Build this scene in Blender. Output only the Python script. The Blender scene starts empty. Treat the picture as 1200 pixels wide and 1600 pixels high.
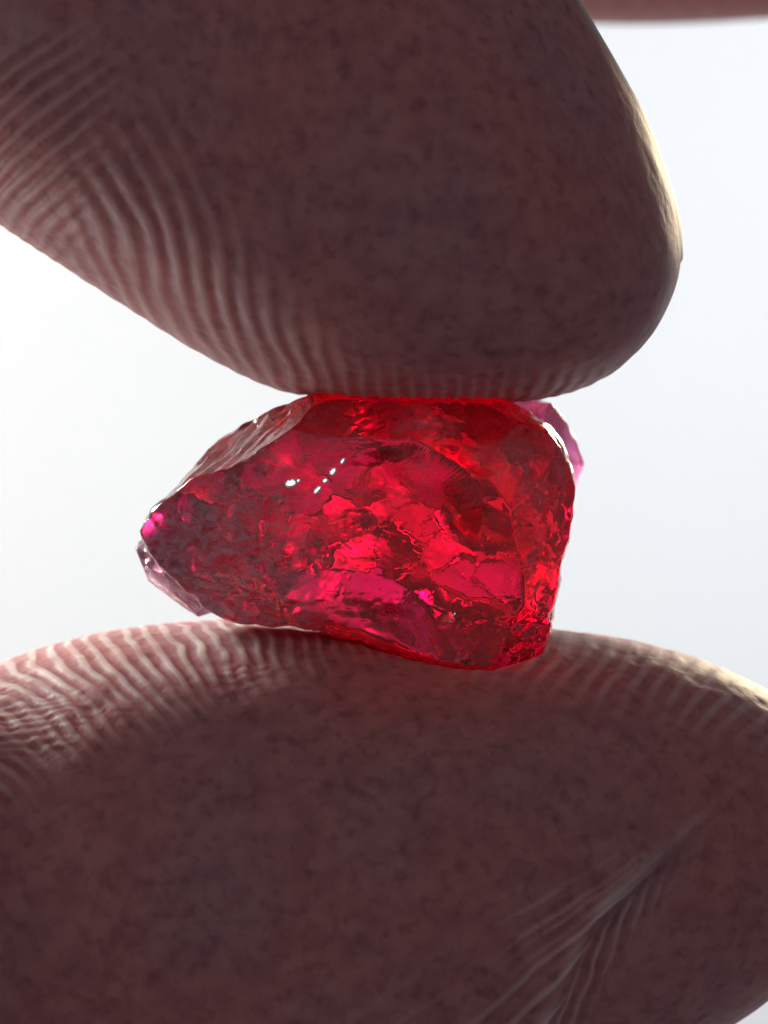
# Macro photograph: a raw red crystal pinched between forefinger and thumb, backlit.
# Scale: 1 Blender unit = 1 cm.  x right, z up, camera looks along +y.
import bpy, math
import numpy as np

S = bpy.context.scene
COL = S.collection

# ------------------------------------------------------------------ camera
CAM_D = 12.0
FRAME_H = 2.56
cam_d = bpy.data.cameras.new('camera')
cam = bpy.data.objects.new('camera', cam_d)
COL.objects.link(cam)
cam.location = (0, -CAM_D, 0)
cam.rotation_euler = (math.radians(90), 0, 0)
cam_d.sensor_width = 36
cam_d.lens = 36 * CAM_D / FRAME_H
cam_d.clip_start = 0.1
cam_d.clip_end = 200
cam_d.dof.use_dof = True
cam_d.dof.focus_distance = CAM_D - 0.22
cam_d.dof.aperture_fstop = 0.95
S.camera = cam

# ------------------------------------------------------------------ light
S.render.engine = 'CYCLES'
S.view_settings.view_transform = 'Standard'
S.view_settings.look = 'None'
S.view_settings.exposure = 0
S.view_settings.gamma = 1
cy = S.cycles
cy.max_bounces = 28
cy.transmission_bounces = 24
cy.glossy_bounces = 12
cy.diffuse_bounces = 4
cy.volume_bounces = 0
cy.caustics_refractive = True
cy.caustics_reflective = True
cy.blur_glossy = 0.3
cy.sample_clamp_indirect = 6
cy.use_denoising = True

W = bpy.data.worlds.new('World')
S.world = W
W.use_nodes = True
bg = W.node_tree.nodes['Background']
bg.inputs['Color'].default_value = (0.94, 0.88, 1.0, 1)      # dim room behind the camera
bg.inputs['Strength'].default_value = 0.125


def area_lamp(name, loc, target, size, power, color, spread=75):
    d = bpy.data.lights.new(name, 'AREA')
    d.shape = 'DISK'
    d.size = size
    d.energy = power
    d.color = color
    d.spread = math.radians(spread)
    o = bpy.data.objects.new(name, d)
    COL.objects.link(o)
    o.location = loc
    v = [target[i] - loc[i] for i in range(3)]
    from mathutils import Vector
    o.rotation_euler = Vector(v).to_track_quat('-Z', 'Y').to_euler()
    return o


BACK_Y = 14.0
area_lamp('lamp_warm', (-13, 4.5, 9), (-3, BACK_Y, 0), 4.0, 612, (0.93, 1.0, 0.93))
area_lamp('lamp_cool', (13, 4.5, 9), (3, BACK_Y, 1), 4.0, 572, (0.83, 0.91, 1.0))
area_lamp('lamp_left', (-8.5, 5.8, 5), (-0.6, 0, -0.5), 3.6, 2100, (1.0, 0.97, 0.92), 120)
area_lamp('lamp_low', (-7, 4.5, -3.6), (-0.6, 0, 0.6), 2.5, 55, (1.0, 0.97, 0.95), 120)
area_lamp('lamp_right', (4.4, 12.5, 3.0), (0.6, 0, 0), 2.4, 230, (1.0, 0.80, 0.52), 120)
area_lamp('lamp_glint', (-8, -9, 5), (0, 0, 0), 1.5, 26, (1.0, 0.97, 0.94), 120)  # added front lamp, only there to strike glints from the stone


# ------------------------------------------------------------------ helpers
def px(p):
    return np.array([(p[0] - 600) * 0.0016, (800 - p[1]) * 0.0016])


def hash3(i, j, k, seed):
    h = (i * 374761393 + j * 668265263 + k * 2147483647 + seed * 1274126177) & 0xFFFFFFFF
    h = ((h ^ (h >> 13)) * 1274126177) & 0xFFFFFFFF
    h = (h ^ (h >> 16)) & 0xFFFFFFFF
    return h.astype(np.float64) / 4294967295.0


def vnoise(P, scale, seed=0):
    """smooth value noise in -1..1, P is (n,3)"""
    Q = P * scale
    I = np.floor(Q).astype(np.int64)
    F = Q - I
    F = F * F * F * (F * (F * 6 - 15) + 10)
    out = np.zeros(len(P))
    for a in (0, 1):
        wa = F[:, 0] if a else 1 - F[:, 0]
        for b in (0, 1):
            wb = F[:, 1] if b else 1 - F[:, 1]
            for c in (0, 1):
                wc = F[:, 2] if c else 1 - F[:, 2]
                out += wa * wb * wc * hash3(I[:, 0] + a, I[:, 1] + b, I[:, 2] + c, seed)
    return out * 2 - 1


def fbm(P, scale, octaves=4, seed=0, gain=0.5):
    o = np.zeros(len(P))
    a = 1.0
    for k in range(octaves):
        o += a * vnoise(P + 13.7 * k, scale * 2 ** k, seed + k * 17)
        a *= gain
    return o


def sstep(a, b, x):
    t = np.clip((x - a) / (b - a), 0, 1)
    return t * t * (3 - 2 * t)


def mesh_obj(name, V, F, mat, parent=None, smooth=True):
    """F: (m,3) or (m,4) int array"""
    me = bpy.data.meshes.new(name)
    F = np.asarray(F, dtype=np.int32)
    k = F.shape[1]
    me.vertices.add(len(V))
    me.vertices.foreach_set('co', np.asarray(V, dtype=np.float32).ravel())
    me.loops.add(F.size)
    me.loops.foreach_set('vertex_index', F.ravel())
    me.polygons.add(len(F))
    me.polygons.foreach_set('loop_start', np.arange(0, F.size, k, dtype=np.int32))
    me.polygons.foreach_set('use_smooth', np.full(len(F), smooth, dtype=bool))
    me.update(calc_edges=True)
    me.validate()
    me.materials.append(mat)
    o = bpy.data.objects.new(name, me)
    COL.objects.link(o)
    if parent:
        o.parent = parent
    return o


def new_mat(name):
    m = bpy.data.materials.new(name)
    m.use_nodes = True
    nt = m.node_tree
    for n in list(nt.nodes):
        nt.nodes.remove(n)
    out = nt.nodes.new('ShaderNodeOutputMaterial')
    return m, nt, out


def N(nt, kind, **kw):
    n = nt.nodes.new(kind)
    for k, v in kw.items():
        if hasattr(n, k):
            setattr(n, k, v)
        else:
            n.inputs[k.replace('_', ' ')].default_value = v
    return n


# ------------------------------------------------------------------ materials
def skin_material():
    m, nt, out = new_mat('skin')
    L = nt.links.new
    tc = N(nt, 'ShaderNodeTexCoord')
    n1 = N(nt, 'ShaderNodeTexNoise'); n1.inputs['Scale'].default_value = 18; n1.inputs['Detail'].default_value = 5
    n2 = N(nt, 'ShaderNodeTexNoise'); n2.inputs['Scale'].default_value = 30; n2.inputs['Detail'].default_value = 4
    n3 = N(nt, 'ShaderNodeTexNoise'); n3.inputs['Scale'].default_value = 2.2; n3.inputs['Detail'].default_value = 2
    for n in (n1, n2, n3):
        L(tc.outputs['Object'], n.inputs['Vector'])
    r1 = N(nt, 'ShaderNodeValToRGB')
    r1.color_ramp.elements[0].position = 0.36; r1.color_ramp.elements[0].color = (0.47, 0.205, 0.20, 1)
    r1.color_ramp.elements[1].position = 0.62; r1.color_ramp.elements[1].color = (0.57, 0.27, 0.245, 1)
    L(n1.outputs['Fac'], r1.inputs['Fac'])
    r2 = N(nt, 'ShaderNodeValToRGB')
    r2.color_ramp.elements[0].position = 0.22; r2.color_ramp.elements[0].color = (0.55, 0.44, 0.48, 1)
    r2.color_ramp.elements[1].position = 0.50; r2.color_ramp.elements[1].color = (1, 1, 1, 1)
    L(n2.outputs['Fac'], r2.inputs['Fac'])
    mx = N(nt, 'ShaderNodeMix', data_type='RGBA', blend_type='MULTIPLY')
    mx.inputs['Factor'].default_value = 0.8
    L(r1.outputs['Color'], mx.inputs['A']); L(r2.outputs['Color'], mx.inputs['B'])
    r3 = N(nt, 'ShaderNodeValToRGB')
    r3.color_ramp.elements[0].position = 0.35; r3.color_ramp.elements[0].color = (1.0, 0.88, 0.88, 1)
    r3.color_ramp.elements[1].position = 0.65; r3.color_ramp.elements[1].color = (0.86, 0.92, 1.0, 1)
    L(n3.outputs['Fac'], r3.inputs['Fac'])
    mx2 = N(nt, 'ShaderNodeMix', data_type='RGBA', blend_type='MULTIPLY')
    mx2.inputs['Factor'].default_value = 1.0
    L(mx.outputs['Result'], mx2.inputs['A']); L(r3.outputs['Color'], mx2.inputs['B'])
    at = N(nt, 'ShaderNodeAttribute'); at.attribute_name = 'dry_lit'  # mask of dry skin and painted ridge highlights
    mx3 = N(nt, 'ShaderNodeMix', data_type='RGBA', blend_type='MIX')
    L(at.outputs['Fac'], mx3.inputs['Factor']); L(mx2.outputs['Result'], mx3.inputs['A'])
    mx3.inputs['B'].default_value = (0.84, 0.74, 0.67, 1)
    p = N(nt, 'ShaderNodeBsdfPrincipled')
    L(mx3.outputs['Result'], p.inputs['Base Color'])
    p.inputs['Roughness'].default_value = 0.50
    p.inputs['IOR'].default_value = 1.42
    p.inputs['Subsurface Weight'].default_value = 0.85
    p.inputs['Subsurface Radius'].default_value = (1.0, 0.33, 0.18)
    p.inputs['Subsurface Scale'].default_value = 0.16
    # pores and fine cross-hatched skin relief
    v = N(nt, 'ShaderNodeTexVoronoi'); v.inputs['Scale'].default_value = 55
    nb = N(nt, 'ShaderNodeTexNoise'); nb.inputs['Scale'].default_value = 70; nb.inputs['Detail'].default_value = 6
    L(tc.outputs['Object'], v.inputs['Vector']); L(tc.outputs['Object'], nb.inputs['Vector'])
    b1 = N(nt, 'ShaderNodeBump'); b1.inputs['Strength'].default_value = 0.12; b1.inputs['Distance'].default_value = 0.004
    b2 = N(nt, 'ShaderNodeBump'); b2.inputs['Strength'].default_value = 0.18; b2.inputs['Distance'].default_value = 0.006
    L(v.outputs['Distance'], b1.inputs['Height']); L(nb.outputs['Fac'], b2.inputs['Height'])
    L(b1.outputs['Normal'], b2.inputs['Normal']); L(b2.outputs['Normal'], p.inputs['Normal'])
    L(p.outputs['BSDF'], out.inputs['Surface'])
    return m


def nail_material():
    m, nt, out = new_mat('nail')
    L = nt.links.new
    tc = N(nt, 'ShaderNodeTexCoord')
    n = N(nt, 'ShaderNodeTexNoise'); n.inputs['Scale'].default_value = 12
    L(tc.outputs['Object'], n.inputs['Vector'])
    r = N(nt, 'ShaderNodeValToRGB')
    r.color_ramp.elements[0].color = (0.78, 0.52, 0.40, 1)
    r.color_ramp.elements[1].color = (0.84, 0.62, 0.48, 1)
    L(n.outputs['Fac'], r.inputs['Fac'])
    p = N(nt, 'ShaderNodeBsdfPrincipled')
    L(r.outputs['Color'], p.inputs['Base Color'])
    p.inputs['Roughness'].default_value = 0.5
    p.inputs['Subsurface Weight'].default_value = 1.0
    p.inputs['Subsurface Radius'].default_value = (1, 0.75, 0.35)
    p.inputs['Subsurface Scale'].default_value = 0.16
    L(p.outputs['BSDF'], out.inputs['Surface'])
    return m


def ramp(nt, src, a, b, lo, hi):
    r = N(nt, 'ShaderNodeMapRange')
    r.inputs['From Min'].default_value = a; r.inputs['From Max'].default_value = b
    r.inputs['To Min'].default_value = lo; r.inputs['To Max'].default_value = hi
    nt.links.new(src, r.inputs['Value'])
    return r.outputs['Result']


def math_node(nt, op, a, b):
    n = N(nt, 'ShaderNodeMath', operation=op)
    for k, v in enumerate((a, b)):
        if isinstance(v, (int, float)):
            n.inputs[k].default_value = v
        else:
            nt.links.new(v, n.inputs[k])
    return n.outputs[0]


BACK_LO, BACK_HI = 0.22, 0.50


def stone_material(name='red_crystal', density=16.5, dusty=True):
    m, nt, out = new_mat(name)
    L = nt.links.new
    tc = N(nt, 'ShaderNodeTexCoord')

    def noise(scale, detail=4, rough=0.5, dist=0.0, src=None):
        n = N(nt, 'ShaderNodeTexNoise')
        n.inputs['Scale'].default_value = scale; n.inputs['Detail'].default_value = detail
        n.inputs['Roughness'].default_value = rough; n.inputs['Distortion'].default_value = dist
        L(src or tc.outputs['Object'], n.inputs['Vector'])
        return n.outputs['Fac']
    mp = N(nt, 'ShaderNodeMapping'); mp.inputs['Rotation'].default_value = (0.2, 0.9, 0.3); mp.inputs['Scale'].default_value = (1, 1, 1.7)
    L(tc.outputs['Object'], mp.inputs['Vector'])
    # glassy faces with splintered patches
    patch = ramp(nt, noise(5.0, 3), 0.50, 0.66, 0.0, 1.0)
    fine = noise(34, 6, 0.65, 1.5, mp.outputs['Vector'])
    broad = noise(12, 3, 0.5, 0.8)
    h = math_node(nt, 'ADD', broad, math_node(nt, 'MULTIPLY', math_node(nt, 'MULTIPLY', fine, patch), 0.8))
    b = N(nt, 'ShaderNodeBump'); b.inputs['Strength'].default_value = 0.20; b.inputs['Distance'].default_value = 0.02
    L(h, b.inputs['Height'])
    # weathered grey skin: strongest on the pointed end, and in stray patches
    sx = N(nt, 'ShaderNodeSeparateXYZ'); L(tc.outputs['Object'], sx.inputs['Vector'])
    end = ramp(nt, math_node(nt, 'ADD', sx.outputs['X'], math_node(nt, 'MULTIPLY', noise(7, 4), 0.35)), 0.16, -0.14, 0.0, 1.0)
    end = math_node(nt, 'MULTIPLY', end, ramp(nt, math_node(nt, 'ADD', sx.outputs['Z'], math_node(nt, 'MULTIPLY', sx.outputs['X'], -0.5)), 0.36, 0.24, 0.0, 1.0))
    film = math_node(nt, 'MAXIMUM', end, ramp(nt, noise(4.3, 5), 0.56, 0.70, 0.0, 0.75))
    grain = ramp(nt, noise(26, 5, 0.6, 1.0, mp.outputs['Vector']), 0.38, 0.66, 0.15, 1.0)
    film = math_node(nt, 'MULTIPLY', film, grain)
    g = N(nt, 'ShaderNodeBsdfGlass'); g.inputs['IOR'].default_value = 1.74
    g.inputs['Color'].default_value = (1, 1, 1, 1)
    # the far side is matt and worn, the near faces freshly broken
    matt = math_node(nt, 'MULTIPLY', ramp(nt, sx.outputs['Y'], -0.05, 0.12, 0.0, 1.0), ramp(nt, noise(6.5, 3), 0.38, 0.62, BACK_LO, BACK_HI))
    clean = math_node(nt, 'MULTIPLY', ramp(nt, sx.outputs['X'], 0.08, 0.18, 0.0, 1.0), ramp(nt, sx.outputs['Z'], -0.16, -0.24, 0.0, 1.0))
    matt = math_node(nt, 'MULTIPLY', matt, math_node(nt, 'SUBTRACT', 1.0, math_node(nt, 'MULTIPLY', clean, 0.9)))
    L(math_node(nt, 'MAXIMUM', matt, ramp(nt, film, 0, 1, 0.0, 0.22)), g.inputs['Roughness']); L(b.outputs['Normal'], g.inputs['Normal'])
    df = N(nt, 'ShaderNodeBsdfDiffuse'); df.inputs['Color'].default_value = (0.62, 0.50, 0.56, 1)
    L(b.outputs['Normal'], df.inputs['Normal'])
    mx = N(nt, 'ShaderNodeMixShader')
    L(ramp(nt, film, 0, 1, 0.02, 0.66), mx.inputs['Fac']); L(g.outputs['BSDF'], mx.inputs[1]); L(df.outputs['BSDF'], mx.inputs[2])
    L(mx.outputs['Shader'], out.inputs['Surface'])
    va = N(nt, 'ShaderNodeVolumeAbsorption')
    va.inputs['Color'].default_value = (0.964, 0.0, 0.60, 1)
    va.inputs['Density'].default_value = density
    L(va.outputs['Volume'], out.inputs['Volume'])
    return m


def backdrop_material():
    m, nt, out = new_mat('white_card')
    L = nt.links.new
    tc = N(nt, 'ShaderNodeTexCoord')
    n = N(nt, 'ShaderNodeTexNoise'); n.inputs['Scale'].default_value = 0.8
    L(tc.outputs['Object'], n.inputs['Vector'])
    r = N(nt, 'ShaderNodeValToRGB')
    r.color_ramp.elements[0].color = (0.80, 0.81, 0.81, 1); r.color_ramp.elements[1].color = (0.83, 0.83, 0.83, 1)
    L(n.outputs['Fac'], r.inputs['Fac'])
    p = N(nt, 'ShaderNodeBsdfPrincipled'); p.inputs['Roughness'].default_value = 0.9
    p.inputs['Specular IOR Level'].default_value = 0.1
    L(r.outputs['Color'], p.inputs['Base Color'])
    L(p.outputs['BSDF'], out.inputs['Surface'])
    return m


SKIN = skin_material()
NAIL = nail_material()
STONE = stone_material()
PALE = stone_material('pale_crystal', 4.5)
CARD = backdrop_material()

# ------------------------------------------------------------------ backdrop: a matte white card standing behind the hand
def card_mesh(x0, x1, z0, z1, y, t):
    V = np.array([(x, yy, z) for yy in (y, y + t) for z in (z0, z1) for x in (x0, x1)], float)
    F = np.array([(0, 1, 3, 2), (4, 6, 7, 5), (0, 4, 5, 1), (2, 3, 7, 6), (0, 2, 6, 4), (1, 5, 7, 3)])
    return V, F


CV, CF = card_mesh(-22, 9, -13, 14, BACK_Y, 0.3)
card = mesh_obj('backdrop', CV, CF, CARD, smooth=False)
card['kind'] = 'structure'
card['label'] = 'plain bright white backdrop far behind the fingers'


# ------------------------------------------------------------------ the crystal: radial surface cut by fracture faces
C0 = np.array([px((570, 835))[0], -0.02, px((570, 835))[1]])
OUT = [(455, 628), (415, 648), (372, 668), (332, 698), (300, 733), (265, 772), (240, 798), (226, 828), (236, 862), (262, 892),
       (300, 925), (345, 960), (400, 976), (450, 981), (505, 987), (560, 998), (620, 1020), (680, 1040), (725, 1050), (770, 1053),
       (810, 1041), (840, 1018), (856, 988), (868, 940), (879, 880), (890, 822), (896, 770), (893, 730), (880, 694), (852, 662),
       (815, 640), (780, 622), (720, 612), (640, 608), (560, 609), (500, 613)]
oxy = np.array([px(p) for p in OUT]) - C0[[0, 2]]
oang = np.arctan2(oxy[:, 1], oxy[:, 0])
orad = np.hypot(oxy[:, 0], oxy[:, 1])
oi = np.argsort(oang)
oang, orad = oang[oi], orad[oi]
oang = np.concatenate([oang - 2 * np.pi, oang, oang + 2 * np.pi])
orad = np.tile(orad, 3)

# fracture faces: point on the face (photo x, photo y, depth), outward normal, hollow radius (0 = flat), ripple strength
SEED, NSC, NFR = 4, 0, 14
# far-side faces: photo x, photo y, depth, slope across, slope up
FACES = [
    (750, 985, 0.27, 0.4, 0.6), (705, 985, 0.29, 0.4, 0.6), (740, 945, 0.33, 0.4, 0.6), (780, 965, 0.31, 0.4, 0.6), (670, 1010, 0.12, -0.25, 0.45), (810, 1000, 0.10, 1.1, 0.3), (640, 810, 0.36, 0.55, 0.55), (600, 745, 0.30, -1.0, 0.6),
    (400, 810, 0.24, 1.05, -0.2), (430, 715, 0.22, 0.35, -0.45), (520, 850, 0.34, 0.3, 0.2), (560, 665, 0.22, 0.2, -0.85),
    (720, 690, 0.26, -0.5, -0.95), (820, 785, 0.30, -0.15, 0.1), (855, 890, 0.18, -1.1, 0.3), (765, 880, 0.28, -0.6, 0.3), (690, 900, 0.33, -0.4, 1.0),
    (480, 930, 0.20, 0.5, 0.75), (590, 960, 0.20, 0.1, 0.45), (880, 740, 0.14, -0.5, -0.2), (325, 860, 0.12, 0.95, 0.4), (535, 770, 0.34, 0.45, -0.3),
    (680, 760, 0.37, -0.4, -0.3), (470, 830, 0.28, 0.9, 0.5), (640, 690, 0.30, 0.0, -0.55), (350, 930, 0.10, 0.6, 0.6),
]
NSUB = 1
CUTS = [
    ((600, 830, -0.33), (0.02, -1, 0.06), 3.0, 0.6),
    ((385, 850, -0.23), (-0.42, -0.86, -0.10), 0.0, 0.5),
    ((395, 695, -0.16), (-0.50, -0.34, 0.80), 0.9, 2.0),
    ((560, 690, -0.29), (-0.08, -0.80, 0.55), 0.8, 1.0),
    ((730, 700, -0.29), (0.22, -0.82, 0.50), 0.0, 0.6),
    ((840, 740, -0.22), (0.46, -0.80, 0.30), 0.7, 0.6),
    ((852, 880, -0.17), (0.80, -0.58, -0.08), 0.0, 0.5),
    ((745, 985, -0.215), (0.03, -0.97, -0.23), 1.5, 0.2),
    ((838, 1000, -0.13), (0.60, -0.62, -0.50), 0.0, 0.8),
    ((500, 955, -0.22), (-0.14, -0.72, -0.66), 0.5, 1.2),
    ((400, 945, -0.14), (-0.40, -0.60, -0.66), 0.8, 1.2),
    ((690, 840, -0.325), (0.20, -0.97, -0.03), 0.8, 0.5),
    ((500, 800, -0.31), (-0.22, -0.95, 0.12), 0.6, 0.9),
    # far side
    ((420, 760, 0.26), (-0.55, 0.70, 0.46), 0.0, 0.4),
    ((430, 920, 0.24), (-0.40, 0.60, -0.65), 0.0, 0.4),
]


def stone_radius(D, detail=True):
    """distance from C0 to the surface along unit directions D (n,3)"""
    phi = np.arctan2(D[:, 2], D[:, 0])
    Ro = np.interp(phi, oang, orad)
    cl = np.hypot(D[:, 0], D[:, 2])
    sl = np.abs(D[:, 1])
    Dy = np.where(D[:, 1] < 0, 0.36, 0.46)
    p = 2.7
    r = ((cl / Ro) ** p + (sl / Dy) ** p) ** (-1 / p)
    wrim = sstep(0.18, 0.55, sl) * (1 - sstep(0.72, 0.95, r * cl / Ro))
    for q, nrm, rho, rip, *flake in CUTS:
        Pq = np.array([px(q[:2])[0], q[2], px(q[:2])[1]]) - C0
        nn = np.array(nrm, float); nn /= np.linalg.norm(nn)
        if rho <= 0:
            dn = D @ nn
            h = Pq @ nn
            t = np.where(dn > 1e-3, h / np.maximum(dn, 1e-3), 1e9)
        else:
            cc = Pq + nn * rho
            b = D @ cc
            k = cc @ cc - rho * rho
            disc = b * b - k
            t = np.where((disc > 0) & (b > 0), b - np.sqrt(np.maximum(disc, 0)), 1e9)
        if detail and rip > 0:
            P = D * np.minimum(t, 1.5)[:, None]
            e = Pq + np.array([nn[2], nn[0], nn[1]]) * 0.35
            dist = np.linalg.norm(P - e, axis=1) + 0.03 * vnoise(P, 9, 5)
            s = np.sin(dist * 2 * np.pi / 0.045 + 3 * vnoise(P, 5, 9))
            t = np.where(t < 1e8, t + rip * 0.0012 * s * (0.5 + 0.5 * vnoise(P, 6, 3)), t)
        if flake:                                   # flakes leave the outline alone
            t = np.where(t > 1e8, t, r + (np.clip(t, r - 0.11, r + 0.05) - r) * wrim)
        # softly crisp edge between faces
        kk = 0.004
        h = np.clip(0.5 + 0.5 * (t - r) / kk, 0, 1)
        r = np.where(t > 1e8, r, t * (1 - h) + r * h - kk * h * (1 - h))
    if detail:
        P = D * r[:, None]
        r = r + 0.008 * fbm(P, 5, 2, 21) + (0.0014 + 0.0012 * sstep(0.0, 0.5, vnoise(P, 5, 66))) * (1 - 2 * np.abs(fbm(P * [1, 1, 1.5], 11, 3, 40)))
        r += sstep(0.55, 0.10, sl) * 0.007 * (np.abs(fbm(P, 13, 3, 160)) - 0.35)          # chipped outline
        # splintered bottom edge and left tip
        chip = sstep(0.06, 0.0, np.abs(P[:, 2] + 0.19 + 0.10 * P[:, 0])) * sstep(0.05, -0.15, P[:, 1])
        r += chip * 0.008 * fbm(P * [1.0, 1, 1.6], 28, 2, 60)
    return r


def icosphere(level):
    t = (1 + 5 ** 0.5) / 2
    v = np.array([(-1, t, 0), (1, t, 0), (-1, -t, 0), (1, -t, 0), (0, -1, t), (0, 1, t), (0, -1, -t), (0, 1, -t),
                  (t, 0, -1), (t, 0, 1), (-t, 0, -1), (-t, 0, 1)], float)
    f = np.array([(0, 11, 5), (0, 5, 1), (0, 1, 7), (0, 7, 10), (0, 10, 11), (1, 5, 9), (5, 11, 4), (11, 10, 2), (10, 7, 6), (7, 1, 8),
                  (3, 9, 4), (3, 4, 2), (3, 2, 6), (3, 6, 8), (3, 8, 9), (4, 9, 5), (2, 4, 11), (6, 2, 10), (8, 6, 7), (9, 8, 1)])
    for _ in range(level):
        n = len(v)
        e = np.concatenate([f[:, [0, 1]], f[:, [1, 2]], f[:, [2, 0]]])
        es = np.sort(e, 1)
        u, inv = np.unique(es[:, 0].astype(np.int64) * n + es[:, 1], return_inverse=True)
        mid = (v[u // n] + v[u % n]) / 2
        v = np.concatenate([v, mid])
        m = len(f)
        a, b, c = inv[:m] + n, inv[m:2 * m] + n, inv[2 * m:] + n
        f = np.concatenate([np.stack([f[:, 0], a, c], 1), np.stack([f[:, 1], b, a], 1), np.stack([f[:, 2], c, b], 1), np.stack([a, b, c], 1)])
        v /= np.linalg.norm(v, axis=1)[:, None]
    return v / np.linalg.norm(v, axis=1)[:, None], f


rng = np.random.RandomState(SEED)
# hollows left by flakes: many on the far side, shallow ones in front
for k in range(NSC + NFR):
    back = k < NSC
    a = rng.uniform(0, 2 * math.pi); m_ = math.sqrt(rng.uniform(0, 1)) * (0.85 if back else 0.7)
    d = np.array([m_ * math.cos(a) * 0.36, (0.42 if back else -0.33) * math.sqrt(1 - m_ * m_), m_ * math.sin(a) * 0.22])
    d /= np.linalg.norm(d)
    e1 = np.cross(d, [0, 0, 1.0]); e1 /= np.linalg.norm(e1); e2 = np.cross(d, e1)
    D3 = np.array([d, d + 0.06 * e1, d - 0.06 * e1, d + 0.06 * e2, d - 0.06 * e2])
    D3 /= np.linalg.norm(D3, axis=1)[:, None]
    P3 = D3 * stone_radius(D3, detail=False)[:, None]
    nn = np.cross(P3[1] - P3[2], P3[3] - P3[4]); nn /= np.linalg.norm(nn)
    nn *= np.sign(nn @ d)
    if back:
        big = rng.uniform() < 0.4
        dep, rho = (rng.uniform(0.02, 0.05), rng.uniform(1.0, 2.0)) if big else (rng.uniform(0.02, 0.06), rng.uniform(0.14, 0.35))
        nn = nn + rng.normal(0, 0.13 if big else 0.26, 3)
    else:
        dep, rho = rng.uniform(0.010, 0.026), rng.uniform(0.22, 0.7)
        nn = nn + rng.normal(0, 0.08, 3)
    nn /= np.linalg.norm(nn)
    pq = C0 + P3[0] - nn * dep
    CUTS.append(((pq[0] / 0.0016 + 600, 800 - pq[2] / 0.0016, pq[1]), nn, rho, 0.35, True))
SD, SF = icosphere(7)
SV = C0 + SD * stone_radius(SD)[:, None]
fr = np.random.RandomState(11)
fcell = []
for (fx, fy, fy_, gx, gz) in FACES:
    fcell.append((*px((fx, fy)), fy_, gx, gz))
    for _ in range(NSUB):                             # each face broken into a few smaller ones
        o = fr.normal(0, 0.055, 2)
        c = px((fx, fy)) + o
        fcell.append((*c, fy_ + gx * o[0] + gz * o[1] + fr.normal(0, 0.008), gx + fr.normal(0, 0.22), gz + fr.normal(0, 0.22)))
fcell = np.array(fcell)


def mosaic(P):
    w = np.stack([vnoise(P, 9, 101), vnoise(P, 9, 102)], 1) * 0.022 + np.stack([vnoise(P, 30, 103), vnoise(P, 30, 104)], 1) * 0.004
    q = P[:, [0, 2]] + w
    d2 = ((q[:, None] - fcell[None, :, :2]) ** 2).sum(2)
    pl = fcell[None, :, 2] + fcell[None, :, 3] * (P[:, None, 0] - fcell[None, :, 0]) + fcell[None, :, 4] * (P[:, None, 2] - fcell[None, :, 1])
    wt = np.exp(-(d2 - d2.min(1, keepdims=True)) / 0.00045)
    return (wt * pl).sum(1) / wt.sum(1)


bk = np.where(SD[:, 1] > 0.05)[0]
mk = sstep(0.16, 0.42, SD[bk, 1])
ym = np.concatenate([mosaic(SV[b_]) for b_ in np.array_split(bk, 12)]) + 0.0008 * fbm(SV[bk] * [1, 0, 1.5], 14, 3, 130)
SV[bk, 1] += (np.clip(ym, 0.02, 0.5) - SV[bk, 1]) * mk
stone = mesh_obj('raw_gemstone', SV, SF, STONE, smooth=True)
stone['label'] = 'rough uncut translucent crimson gemstone pinched between the two fingertips'
stone['category'] = 'gemstone'


# two clear splinters of the same lump that stand out behind it, out of focus
PD, PF = icosphere(5)
for (fx, fy, fy_, ra, rb, rc, rot, sd) in ((838, 716, 0.30, 0.128, 0.165, 0.19, 0.25, 3), (282, 904, 0.08, 0.140, 0.066, 0.11, -0.62, 8)):
    q = px((fx, fy))
    r_ = 1 + 0.16 * fbm(PD, 1.4, 3, 200 + sd)
    pr = np.random.RandomState(sd)
    for _ in range(9):                                        # flat break faces
        n_ = pr.normal(0, 1, 3); n_ /= np.linalg.norm(n_)
        dn = PD @ n_
        r_ = np.where(dn > 0.05, np.minimum(r_, pr.uniform(0.72, 0.9) / np.maximum(dn, 0.05)), r_)
    E = PD * r_[:, None] * [ra, rc, rb]
    c_, s_ = math.cos(rot), math.sin(rot)
    E = np.stack([E[:, 0] * c_ - E[:, 2] * s_, E[:, 1], E[:, 0] * s_ + E[:, 2] * c_], 1)
    sp_ = mesh_obj('splinter', E + [q[0], fy_, q[1]], PF, PALE, stone)
    sp_['label'] = 'pale pink clear splinter behind the %s of the gemstone' % ('upper right shoulder' if fx > 600 else 'pointed left end')

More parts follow.
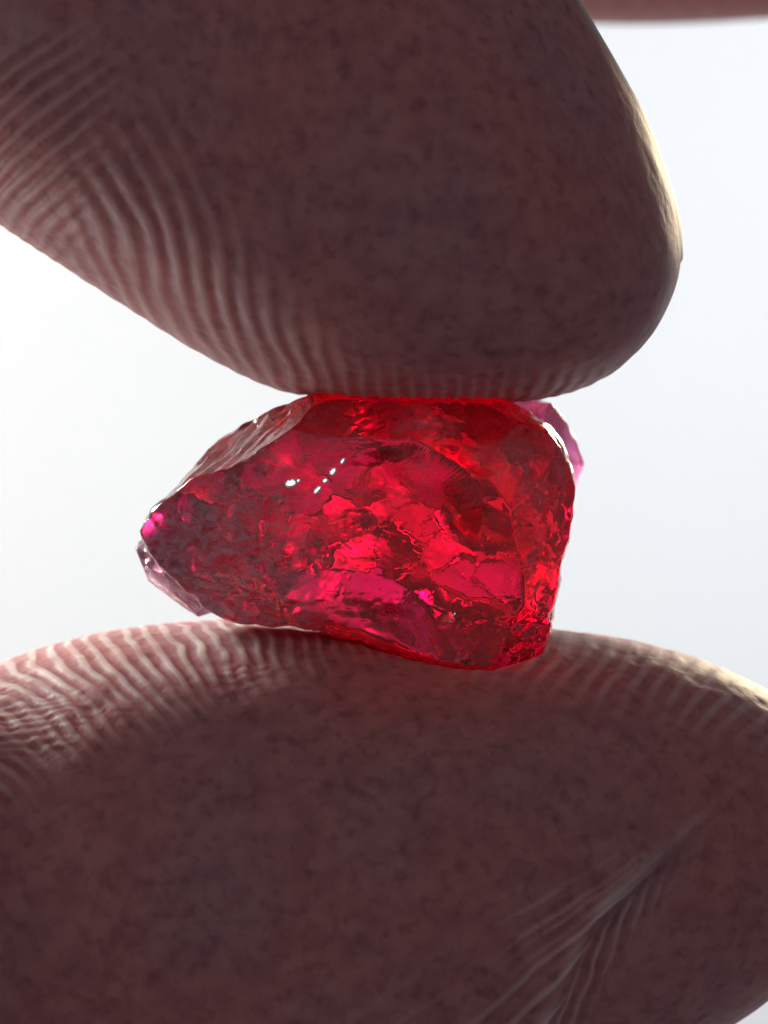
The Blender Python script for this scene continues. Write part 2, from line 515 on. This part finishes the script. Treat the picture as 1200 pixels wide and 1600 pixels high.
# small mirror discs added on the near face to stand in for glints
m_f, nt_f, out_f = new_mat('glint_mirror')
pf = N(nt_f, 'ShaderNodeBsdfPrincipled')
nf = N(nt_f, 'ShaderNodeTexNoise'); nf.inputs['Scale'].default_value = 60
rf = N(nt_f, 'ShaderNodeValToRGB')
rf.color_ramp.elements[0].color = (0.75, 0.70, 0.72, 1); rf.color_ramp.elements[1].color = (0.95, 0.92, 0.92, 1)
nt_f.links.new(nf.outputs['Fac'], rf.inputs['Fac']); nt_f.links.new(rf.outputs['Color'], pf.inputs['Base Color'])
pf.inputs['Metallic'].default_value = 1.0; pf.inputs['Roughness'].default_value = 0.2
nt_f.links.new(pf.outputs['BSDF'], out_f.inputs['Surface'])
FD, FF = icosphere(3)
for fx, fy, fa, fb, rot in ((457, 756, 0.016, 0.009, 0.1), (469, 752, 0.007, 0.005, 0.6), (498, 766, 0.014, 0.006, 0.8), (510, 752, 0.009, 0.006, 0.5),
                            (522, 738, 0.012, 0.007, 0.9), (537, 722, 0.010, 0.005, 1.0)):
    q = px((fx, fy))
    dd = np.array([q[0] - C0[0], -0.31, q[1] - C0[2]])
    for _ in range(4):                                        # slide onto the surface under that spot
        u_ = dd / np.linalg.norm(dd)
        w_ = u_ * stone_radius(u_[None])[0]
        dd = np.array([q[0] - C0[0], w_[1], q[1] - C0[2]])
    c_, s_ = math.cos(rot), math.sin(rot)
    nn = np.array([-0.332, -0.920, 0.210]); nn /= np.linalg.norm(nn)  # tilted to mirror the added front lamp
    a_ = np.array([c_, 0.0, s_]); a_ -= nn * (a_ @ nn); a_ /= np.linalg.norm(a_)
    b_ = np.cross(nn, a_)
    E = FD[:, :1] * fa * a_ + FD[:, 1:2] * fb * 1.25 * b_ * (1 + 0.25 * vnoise(FD, 2.5, 7)[:, None]) + FD[:, 2:] * 0.0009 * nn + np.array([0, -0.0045, 0])
    fl = mesh_obj('glint_disc', E + C0 + dd, FF, m_f, stone)

# ------------------------------------------------------------------ the hand: one continuous skin from forefinger tip round the palm to thumb tip
def B(x, z):
    return (x, z)


def kp(l, r, d, y=0.0):
    return (*px(l), *px(r), d, y)


def kb(l, r, d, y=0.0):
    return (*l, *r, d, y)


KEYS = [  # inner edge, outer edge, half breadth, depth of the middle
    kp((1002, 542), (1002, 542), 0.0, 0.0),
    kp((962, 580), (1026, 510), 0.28, 0.0),
    kp((900, 611), (1048, 465), 0.43, 0.0),
    kp((820, 627), (1060, 420), 0.54, 0.0),
    kp((700, 632), (1061, 380), 0.63, 0.0),
    kp((560, 631), (1051, 318), 0.69, 0.0),
    kp((470, 618), (1030, 250), 0.73, 0.0),
    kp((400, 597), (1001, 180), 0.75, 0.0),
    kp((300, 546), (962, 108), 0.76, 0.0),
    kp((200, 482), (926, 45), 0.77, 0.01),
    kp((100, 416), (892, -12), 0.78, 0.02),
    kp((0, 350), (850, -75), 0.78, 0.03),
    kp((-180, 225), (740, -215), 0.79, 0.06),
    kp((-560, -40), (420, -560), 0.80, 0.15),
    kb((-3.1, 2.0), (-2.0, 3.7), 0.85, 0.4),
    kb((-4.6, 1.9), (-4.7, 3.9), 0.95, 0.9),
    kb((-6.3, 0.9), (-8.0, 2.6), 1.3, 1.6),
    kb((-6.9, -0.8), (-10.0, -1.0), 1.9, 2.1),
    kb((-6.0, -2.0), (-8.2, -4.6), 1.6, 1.6),
    kb((-4.2, -1.9), (-4.6, -4.6), 1.2, 0.9),
    kb((-2.6, -1.35), (-2.2, -3.6), 0.98, 0.4),
    kp((-560, 1385), (-260, 2360), 0.92, 0.24),
    kp((-300, 1205), (-40, 2235), 0.90, 0.18),
    kp((-120, 1092), (110, 2150), 0.89, 0.15),
    kp((0, 1034), (235, 2090), 0.88, 0.28),
    kp((120, 998), (355, 2028), 0.87, 0.28),
    kp((240, 978), (465, 1973), 0.86, 0.28),
    kp((360, 970), (565, 1923), 0.85, 0.28),
    kp((480, 967), (660, 1874), 0.84, 0.28),
    kp((600, 967), (745, 1828), 0.83, 0.28),
    kp((700, 971), (820, 1788), 0.81, 0.28),
    kp((800, 979), (900, 1743), 0.78, 0.28),
    kp((900, 990), (980, 1697), 0.75, 0.28),
    kp((1000, 1005), (1072, 1664), 0.71, 0.28),
    kp((1100, 1033), (1145, 1622), 0.65, 0.28),
    kp((1180, 1067), (1216, 1572), 0.57, 0.28),
    kp((1240, 1102), (1268, 1508), 0.48, 0.28),
    kp((1290, 1160), (1308, 1424), 0.36, 0.28),
    kp((1318, 1225), (1322, 1340), 0.22, 0.28),
    kp((1328, 1285), (1328, 1285), 0.0, 0.28),
]
KEYS = np.array(KEYS, float)
NK = len(KEYS)


def catmull(K, u):
    i = np.clip(np.floor(u).astype(int), 0, len(K) - 2)
    t = (u - i)[:, None]
    p0 = K[np.maximum(i - 1, 0)]; p1 = K[i]; p2 = K[i + 1]; p3 = K[np.minimum(i + 2, len(K) - 1)]
    return 0.5 * (2 * p1 + (p2 - p0) * t + (2 * p0 - 5 * p1 + 4 * p2 - p3) * t ** 2 + (3 * p1 - p0 - 3 * p2 + p3) * t ** 3)


def rows(K, a, b, step):
    """parameters from a to b spaced so that the wider edge moves by step"""
    uu = np.linspace(a, b, 4000)
    R = catmull(K, uu)
    dl = np.hypot(np.diff(R[:, 0]), np.diff(R[:, 1])); dr = np.hypot(np.diff(R[:, 2]), np.diff(R[:, 3])); dd = np.abs(np.diff(R[:, 4]))
    s = np.concatenate([[0], np.cumsum(np.maximum(np.maximum(dl, dr), dd))])
    n = max(2, int(s[-1] / step))
    return np.interp(np.linspace(0, s[-1], n), s, uu)


FINE = 0.0036
u_rows = np.concatenate([rows(KEYS, 0.0005, 12, FINE)[:-1], rows(KEYS, 12, 22, 0.09)[:-1], rows(KEYS, 22, NK - 1.0005, FINE)])
th = np.concatenate([np.linspace(-0.35, math.pi + 0.35, 430)[:-1], np.linspace(math.pi + 0.35, 2 * math.pi - 0.35, 60)[:-1]])


def loft(K, u, th, ex=0.92):
    R = catmull(K, u)
    L2 = R[:, 0:2]; R2 = R[:, 2:4]
    mid = (L2 + R2) / 2; h = (L2 - R2) / 2
    c = np.sign(np.cos(th)) * np.abs(np.cos(th)) ** ex
    s = np.sign(np.sin(th)) * np.abs(np.sin(th)) ** ex
    X = mid[:, None, 0] + c[None] * h[:, None, 0]
    Z = mid[:, None, 1] + c[None] * h[:, None, 1]
    Y = R[:, 5][:, None] - s[None] * np.maximum(R[:, 4], 0)[:, None]
    return np.stack([X, Y, Z], 2)


def grid_normals(P):
    du = np.gradient(P, axis=0)
    dv = np.concatenate([P[:, 1:], P[:, :1]], 1) - np.concatenate([P[:, -1:], P[:, :-1]], 1)
    n = np.cross(du, dv)
    n /= np.maximum(np.linalg.norm(n, axis=2, keepdims=True), 1e-9)
    return n


def tube_faces(nr, nt, cap=True):
    i = np.arange(nr - 1)[:, None] * nt
    j = np.arange(nt)[None]
    j2 = (j + 1) % nt
    return np.stack([i + j, i + j2, i + nt + j2, i + nt + j], 2).reshape(-1, 4)


G = loft(KEYS, u_rows, th)
# the fingertip widens in breadth faster than the spline: keep the tip round
NG = grid_normals(G)
# orient outwards
ctr = G.mean(axis=1, keepdims=True)
if ((G - ctr) * NG).sum() < 0:
    NG = -NG
nr, nt = G.shape[:2]
P = G.reshape(-1, 3).copy()
Nn = NG.reshape(-1, 3)
U = np.repeat(u_rows, nt)
is_index = U < 13
is_thumb = U > 20
X = P[:, 0] / 0.0016 + 600          # the hand's own flat chart, in photo-sized units
Z = 800 - P[:, 2] / 0.0016
cosT = np.tile(np.cos(th), nr)
disp = np.zeros(len(P))

wrp = 5 * fbm(P, 3.0, 3, 77)
wrp2 = fbm(P, 14, 2, 91)
wrp = wrp + 3.0 * fbm(P, 8, 2, 55)
wrp_i = 5 * fbm(P, 3.0, 3, 77)
brk_i = 0.85 + 0.22 * vnoise(P, 10, 15)
brk = np.clip(0.70 + 0.55 * vnoise(P * [1, 1, 1.6], 13, 14), 0.1, 1.2)


def ridge(ph, sharp=1.0):
    s = np.sin(ph)
    return np.sign(s) * np.abs(s) ** sharp


# --- forefinger prints: ridges fan up from the pad, a second field of arcs runs off to the left
xb = 640 + (X - 640) * 600.0 / np.maximum(1250 - Z + 60 * sstep(300, 560, Z) * sstep(560, 380, X), 120)
sp = 22.5
fan = ridge(2 * np.pi * (xb + 1.8 * wrp_i) / sp)
arc_d = np.hypot(X - 250, (Z + 40) * 1.0)
arcs = ridge(2 * np.pi * ((X * 0.55 + Z * 0.83) + 1.5 * wrp_i) / 25.0)
wl = sstep(240, 80, X + 0.45 * (Z - 300))
idx_h = fan * (1 - wl) + arcs * wl
padw = sstep(np.interp(X, [0, 300, 560, 760, 1000], [0.05, 0.15, 0.55, 0.50, 0.15]), np.interp(X, [0, 300, 560, 760, 1000], [0.55, 0.65, 0.95, 0.92, 0.70]), cosT)
disp += np.where(is_index, 0.0027 * idx_h * padw * brk_i, 0)

# --- thumb prints: arcs round both ends of the pad
dl_ = np.hypot(X + 90, (Z - 1360)) + 1.6 * wrp
dr_ = np.hypot(X - 1400, (Z - 1420)) + 1.4 * wrp
tl = ridge(2 * np.pi * dl_ / 22.0, 0.8)
tr = ridge(2 * np.pi * dr_ / 30.0, 0.8)
wm = sstep(560, 700, X)
th_h = tl * (1 - wm) + tr * wm
# fine cross wrinkles of dry skin on the pad
cr = ridge(2 * np.pi * (Z + 10 * wrp2 + 0.15 * X) / 11.0) * sstep(-0.1, 0.5, vnoise(P, 9, 33)) * sstep(1060, 960, X) * 1.6
padt = sstep(np.interp(X, [0, 300, 560, 800, 1100], [0.50, 0.62, 0.80, 0.66, 0.45]), np.interp(X, [0, 300, 560, 800, 1100], [0.86, 0.92, 0.98, 0.93, 0.88]), cosT)
disp += np.where(is_thumb, (0.0022 * th_h * brk * np.interp(X, [900, 1080], [1, 0.6]) + 0.0010 * cr + 0.0008 * wrp2) * padt, 0)

# --- fold along the side of the thumb with fine wrinkles running into it
FOLD = np.array([(1330, 1130), (1260, 1165), (1200, 1195), (1120, 1248), (1050, 1300), (1000, 1346), (950, 1395), (912, 1440), (890, 1490), (868, 1550), (840, 1610),
                 (790, 1690), (720, 1780), (640, 1870)], float)
fz = FOLD[::-1]
fx_at = np.interp(Z, FOLD[:, 1], FOLD[:, 0])          # x of the fold at this height
sl = np.interp(Z, FOLD[:, 1], np.gradient(FOLD[:, 0], FOLD[:, 1]))
dist = (X - fx_at) / np.sqrt(1 + sl ** 2)             # signed, + to the right of the fold
dist = dist + 2.5 * wrp2
front = (P[:, 1] < 0.25) & is_thumb
amp = sstep(1150, 1330, Z) * sstep(1330, 1180, X)
groove = -0.030 * np.exp(-(np.maximum(dist, 0) / 55) ** 2 - (np.minimum(dist, 0) / 9) ** 2) + 0.012 * np.exp(-((dist + 26) / 22) ** 2)
ang = np.arctan2(Z - 1140, 1240 - X)
wr = (0.6 * ridge(ang * 84 + 0.5 * wrp2 + 0.10 * wrp) + 0.5 * ridge(ang * 190 + 0.9 * wrp2 + 0.2 * wrp)) * np.clip(0.55 + 0.9 * vnoise(P, 5, 8), 0, 1.2)
wfade = np.exp(np.minimum(dist, 0) / 150.0) * sstep(12, -8, dist) * sstep(1260, 1400, Z)
wr2 = ridge((X * 0.93 + Z * 0.3) * 0.33 + 1.2 * wrp2) * sstep(0, 12, dist) * sstep(75, 15, dist) * sstep(1300, 1420, Z)
disp += np.where(front, amp * 0.6 * groove + 0.0060 * wr * wfade + 0.004 * wr2, 0)

# pale dry skin by the fold, highlights painted on thumb ridges, paler forefinger ridges
crest = amp * np.exp(-((dist + 14) / 12) ** 2) * (0.30 + 0.4 * vnoise(P, 12, 18)) * sstep(1210, 1330, Z)
dry_lit = np.where(front, np.clip(0.40 * sstep(0.1, 0.7, wr) * wfade + crest + 0.25 * sstep(0.2, 0.9, wr2 * 1.0), 0, 0.7), 0)
dry_lit = np.where(is_thumb, np.maximum(dry_lit, np.interp(X, [300, 600], [0.85, 0.45]) * sstep(-0.1, 0.9, th_h) * padt * brk), dry_lit)  # highlights painted on the thumb ridges, strongest at the left
dry_lit = np.where(is_index, np.maximum(dry_lit, 0.26 * sstep(0.0, 0.9, idx_h) * padw * brk_i), dry_lit)

# --- soft irregularity everywhere
disp += 0.006 * vnoise(P, 2.2, 61) + 0.0012 * wrp2
disp *= np.where(is_index | is_thumb, 1 - 0.55 * sstep(0.90, 1.0, np.abs(cosT)), 1)
P = P + Nn * disp[:, None]

# --- the soft pads give way round the crystal
near = np.where(np.linalg.norm((P - C0) * [1, 1, 1], axis=1) < 0.75)[0]
d = P[near] - C0
dl = np.linalg.norm(d, axis=1)
rs = stone_radius(d / dl[:, None], detail=False) + 0.006
q = dl / rs
k = 0.035
qn = np.where(q < 1 + k, 1 + k * np.exp(np.minimum((q - 1 - k) / k, 0)) * 0.999, q)
P[near] = C0 + d / dl[:, None] * (qn * rs)[:, None]

verts = [P]
faces = [tube_faces(nr, nt)]
nv = len(P)
# close the two tips
for r0, flip in ((0, False), (nr - 1, True)):
    ring = r0 * nt + np.arange(nt)
    verts.append(P[ring].mean(axis=0)[None])
    c = nv; nv += 1
    f = np.stack([ring, np.roll(ring, -1), np.full(nt, c), np.full(nt, c)], 1)
    tri = np.stack([ring, np.roll(ring, -1), np.full(nt, c)], 1)
    faces.append(('tri', tri[:, ::-1] if not flip else tri))


def simple_tube(path, n_row, n_t):
    """path rows: x, y, z, radius ; closed ends"""
    K = np.array(path, float)
    u = np.linspace(0, len(K) - 1, n_row)
    R = catmull(K, u)
    T = np.gradient(R[:, :3], axis=0); T /= np.linalg.norm(T, axis=1, keepdims=True)
    up = np.array([0, 1.0, 0])
    a = np.cross(T, up); a /= np.linalg.norm(a, axis=1, keepdims=True)
    b = np.cross(T, a)
    tt = np.linspace(0, 2 * np.pi, n_t, endpoint=False)
    rad = np.maximum(R[:, 3], 0.01)
    return R[:, None, :3] + rad[:, None, None] * (np.cos(tt)[None, :, None] * a[:, None] + np.sin(tt)[None, :, None] * b[:, None])


extra = [
    # middle finger, half curled behind the forefinger
    [(-7.6, 2.6, 0.6, 1.0), (-6.6, 2.6, 2.2, 0.95), (-4.6, 2.5, 3.4, 0.88), (-2.4, 2.4, 3.2, 0.84), (-0.6, 2.4, 2.45, 0.80), (0.5, 2.4, 2.25, 0.775),
     (1.3, 2.4, 2.23, 0.74), (2.0, 2.4, 2.2, 0.66), (2.45, 2.4, 2.18, 0.48), (2.62, 2.4, 2.16, 0.25), (2.68, 2.4, 2.15, 0.01)],
    # wrist
    [(-7.5, 1.8, -0.6, 1.5), (-9.5, 2.2, -1.6, 1.9), (-12, 2.3, -3.2, 2.0), (-16, 2.4, -6.0, 2.2), (-20, 2.5, -9, 2.4)],
]
for path in extra:
    T = simple_tube(path, 160, 96)
    f = tube_faces(160, 96) + nv
    verts.append(T.reshape(-1, 3)); nv += T.shape[0] * T.shape[1]
    faces.append(f)

quads = np.concatenate([f for f in faces if not isinstance(f, tuple)])
tris = np.concatenate([f[1] for f in faces if isinstance(f, tuple)])


def mixed_mesh(name, V, Q, T, mat):
    me = bpy.data.meshes.new(name)
    me.vertices.add(len(V)); me.vertices.foreach_set('co', V.astype(np.float32).ravel())
    li = np.concatenate([Q.ravel(), T.ravel()]).astype(np.int32)
    me.loops.add(len(li)); me.loops.foreach_set('vertex_index', li)
    st = np.concatenate([np.arange(len(Q)) * 4, len(Q) * 4 + np.arange(len(T)) * 3]).astype(np.int32)
    me.polygons.add(len(st)); me.polygons.foreach_set('loop_start', st)
    me.polygons.foreach_set('use_smooth', np.ones(len(st), dtype=bool))
    me.update(calc_edges=True); me.validate()
    import bmesh
    bm = bmesh.new(); bm.from_mesh(me)
    bmesh.ops.recalc_face_normals(bm, faces=bm.faces)
    bm.to_mesh(me); bm.free()
    for p_ in ():
        pass
    me.polygons.foreach_set('use_smooth', np.ones(len(me.polygons), dtype=bool))
    me.materials.append(mat)
    o = bpy.data.objects.new(name, me)
    COL.objects.link(o)
    return o


hand = mixed_mesh('hand', np.concatenate(verts), quads, tris, SKIN)
dry_lit_all = np.zeros(len(hand.data.vertices), dtype=np.float32)
dry_lit_all[:len(dry_lit)] = np.clip(dry_lit, 0, 1)
da = hand.data.attributes.new('dry_lit', 'FLOAT', 'POINT')
da.data.foreach_set('value', dry_lit_all)
hand['label'] = 'backlit human hand in shadow, forefinger and thumb pinching the red gemstone'
hand['category'] = 'hand'


# --- fingernails: thin curved plates on the outer edge of each fingertip
def nail(u0, u1, v0, v1, lift, thick, label):
    nu, nv_ = 60, 40
    u = np.linspace(u0, u1, nu)
    v = math.pi + np.linspace(v0, v1, nv_)
    A = loft(KEYS, u, v)
    nA = np.cross(np.gradient(A, axis=0), np.gradient(A, axis=1))
    nA /= np.maximum(np.linalg.norm(nA, axis=2, keepdims=True), 1e-9)
    R = catmull(KEYS, u)
    outd = (R[:, 2:4] - R[:, 0:2]); 
    od = np.stack([outd[:, 0], np.zeros(nu), outd[:, 1]], 1)
    if (nA * od[:, None]).sum() < 0:
        nA = -nA
    e = np.minimum(np.linspace(0, 1, nu), 1)[:, None] * np.ones(nv_)[None]
    w = np.abs(np.linspace(-1, 1, nv_))[None] * np.ones(nu)[:, None]
    taper = (1 - w ** 4) * (1 - sstep(0.85, 1, e)) * sstep(0, 0.06, e)
    top = A + nA * (lift - 0.004 + thick * taper)[:, :, None]
    bot = A - nA * 0.01
    V = np.concatenate([top.reshape(-1, 3), bot.reshape(-1, 3)])
    i = np.arange(nu - 1)[:, None] * nv_; j = np.arange(nv_ - 1)[None]
    f = np.stack([i + j, i + j + 1, i + nv_ + j + 1, i + nv_ + j], 2).reshape(-1, 4)
    M = nu * nv_
    fs = [f, f[:, ::-1] + M]
    for a in (np.arange(nv_), np.arange(nv_) + (nu - 1) * nv_, np.arange(nu) * nv_, np.arange(nu) * nv_ + nv_ - 1):
        fs.append(np.stack([a[:-1], a[1:], a[1:] + M, a[:-1] + M], 1))
    o = mesh_obj('fingernail', V, np.concatenate(fs), NAIL, hand)
    import bmesh
    bm = bmesh.new(); bm.from_mesh(o.data)
    bmesh.ops.recalc_face_normals(bm, faces=bm.faces)
    bm.to_mesh(o.data); bm.free()
    o['label'] = label
    return o


nail(2.9, 11.9, -0.27, 0.95, 0.0, 0.013, 'fingernail of the forefinger, seen edge on as a bright rim')
nail(NK - 4.6, 23.5, -0.24, 0.95, 0.0, 0.008, 'fingernail of the thumb, on the side turned away')
